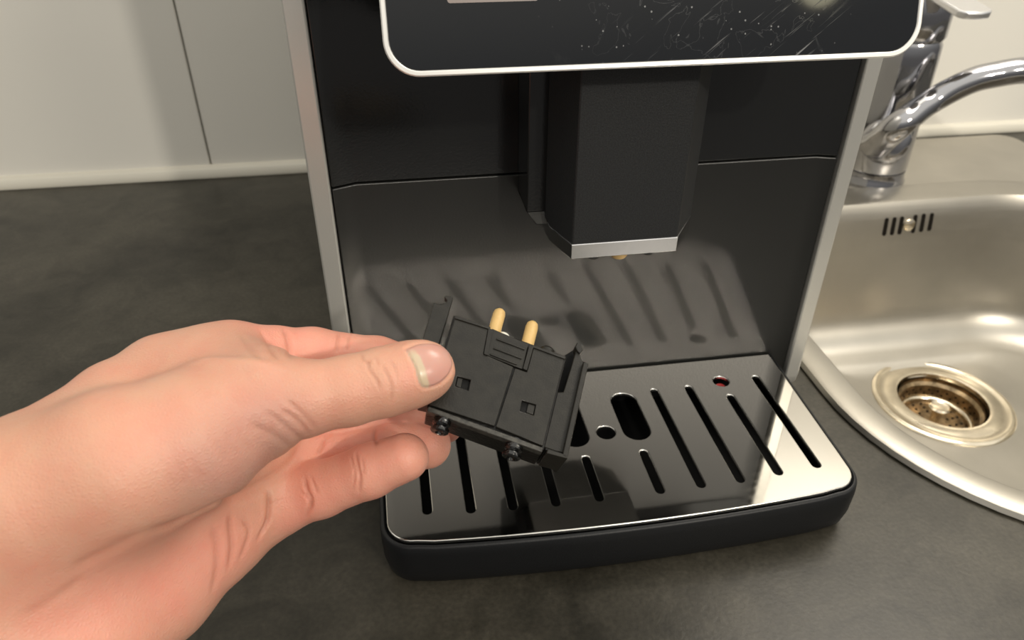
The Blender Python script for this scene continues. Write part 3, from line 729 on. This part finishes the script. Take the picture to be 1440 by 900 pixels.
# skin colour: blood and tan tones; pink also lightened in place of frontal light
def blob(u, v, r):
    p = hit(u, v)
    return np.zeros(len(V)) if p is None else np.exp(-(np.linalg.norm(V-p, axis=1)/r)**2)
base = np.array([.70, .365, .255]); pink = np.array([.84, .365, .27]); mauve = np.array([.56, .29, .235]); tanc = np.array([.60, .335, .18])
def chd(c):
    return chain(V, c, .002)
fing = np.zeros(len(V))
for nme in ('index', 'middle', 'ring', 'pinky'):
    c = FI[nme]; A = np.array(c[0][:3]); B = np.array(c[1][:3])
    fing = np.maximum(fing, np.clip(1-chd(c)/.004, 0, 1)*np.clip(((V-A)@(B-A))/((B-A)@(B-A))+.6, 0, 1))
wp = np.clip(fing*.75 + .8*blob(300, 790, .018) + .7*blob(390, 480, .012) + .5*blob(200, 840, .02)+.5*blob(90, 870, .02) + .35*blob(430, 600, .008) + .5*blob(575, 530, .005)+.4*blob(215, 620, .01), 0, 1)
wm = np.clip(.9*blob(350, 640, .015)+.6*blob(385, 600, .012)+.5*blob(290, 670, .014), 0, 1)
wt = np.clip(.5*blob(100, 530, .03)+.4*blob(20, 600, .02), 0, 1)
col = base[None]*(1-wp[:, None])+pink*wp[:, None]
col = col*(1-wm[:, None]*.65)+mauve*wm[:, None]*.65
col = col*(1-wt[:, None]*.4)+tanc*wt[:, None]*.4
rr_ = np.clip(red, 0, 1)[:, None]*.45; col = col*(1-rr_)+np.array([.40, .13, .07])*rr_  # darker red tint along the creases
nw = nailw[:, None]; col = col*(1-nw)+np.array([.62, .33, .27])*nw
lw = lun[:, None]*.8; col = col*(1-lw)+np.array([.62, .52, .36])*lw
me = bpy.data.meshes.new('person'); cen = V.mean(0)
me.from_pydata((V-cen).tolist(), [], F.tolist())
me.polygons.foreach_set('use_smooth', [True]*len(me.polygons))
ca = me.color_attributes.new('skin', 'FLOAT_COLOR', 'POINT')
ca.data.foreach_set('color', np.concatenate([col, np.ones((len(V), 1))], 1).astype(np.float32).ravel())
at_ = me.attributes.new('nail', 'FLOAT', 'POINT'); at_.data.foreach_set('value', nailw.astype(np.float32))
m = mat('skin', (.7, .4, .28), .46, spec=.45)
n, l, b = nodes_of(m)
va = n.new('ShaderNodeAttribute'); va.attribute_name = 'skin'
vn = n.new('ShaderNodeAttribute'); vn.attribute_name = 'nail'
t_ = n.new('ShaderNodeTexCoord')
x = n.new('ShaderNodeTexNoise'); x.inputs['Scale'].default_value = 85; x.inputs['Detail'].default_value = 6; l.new(t_.outputs['Object'], x.inputs[0])
r = n.new('ShaderNodeMapRange'); r.inputs[1].default_value = .3; r.inputs[2].default_value = .7; r.inputs[3].default_value = .93; r.inputs[4].default_value = 1.07; l.new(x.outputs[0], r.inputs[0])
cmb = n.new('ShaderNodeCombineXYZ'); cmb.inputs[0].default_value = 1; l.new(r.outputs[0], cmb.inputs[1]); l.new(r.outputs[0], cmb.inputs[2])
mu = n.new('ShaderNodeVectorMath'); mu.operation = 'MULTIPLY'; l.new(va.outputs['Color'], mu.inputs[0]); l.new(cmb.outputs[0], mu.inputs[1]); l.new(mu.outputs[0], b.inputs['Base Color'])
rg = n.new('ShaderNodeMapRange'); rg.inputs[3].default_value = .48; rg.inputs[4].default_value = .25; l.new(vn.outputs['Fac'], rg.inputs[0]); l.new(rg.outputs[0], b.inputs['Roughness'])
vo = n.new('ShaderNodeTexVoronoi'); vo.inputs['Scale'].default_value = 900; vo.feature = 'DISTANCE_TO_EDGE'; l.new(t_.outputs['Object'], vo.inputs[0])
x3 = n.new('ShaderNodeTexNoise'); x3.inputs['Scale'].default_value = 380; x3.inputs['Detail'].default_value = 5; l.new(t_.outputs['Object'], x3.inputs[0])
ad = n.new('ShaderNodeMath'); ad.operation = 'ADD'; l.new(vo.outputs['Distance'], ad.inputs[0]); l.new(x3.outputs[0], ad.inputs[1])
bp = n.new('ShaderNodeBump'); bp.inputs['Distance'].default_value = .0005; l.new(ad.outputs[0], bp.inputs['Height'])
sg = n.new('ShaderNodeMapRange'); sg.inputs[3].default_value = .36; sg.inputs[4].default_value = .02; l.new(vn.outputs['Fac'], sg.inputs[0]); l.new(sg.outputs[0], bp.inputs['Strength'])
l.new(bp.outputs[0], b.inputs['Normal'])
b.inputs['Subsurface Weight'].default_value = .35; b.inputs['Subsurface Radius'].default_value = (1., .35, .2); b.inputs['Subsurface Scale'].default_value = .004
me.materials.append(m)
hand = bpy.data.objects.new('person', me); C.objects.link(hand); hand.location = cen
tag(hand, 'bare left hand and forearm reaching in from the left, pinching the black spout insert', 'person')
print('hand verts', len(V))
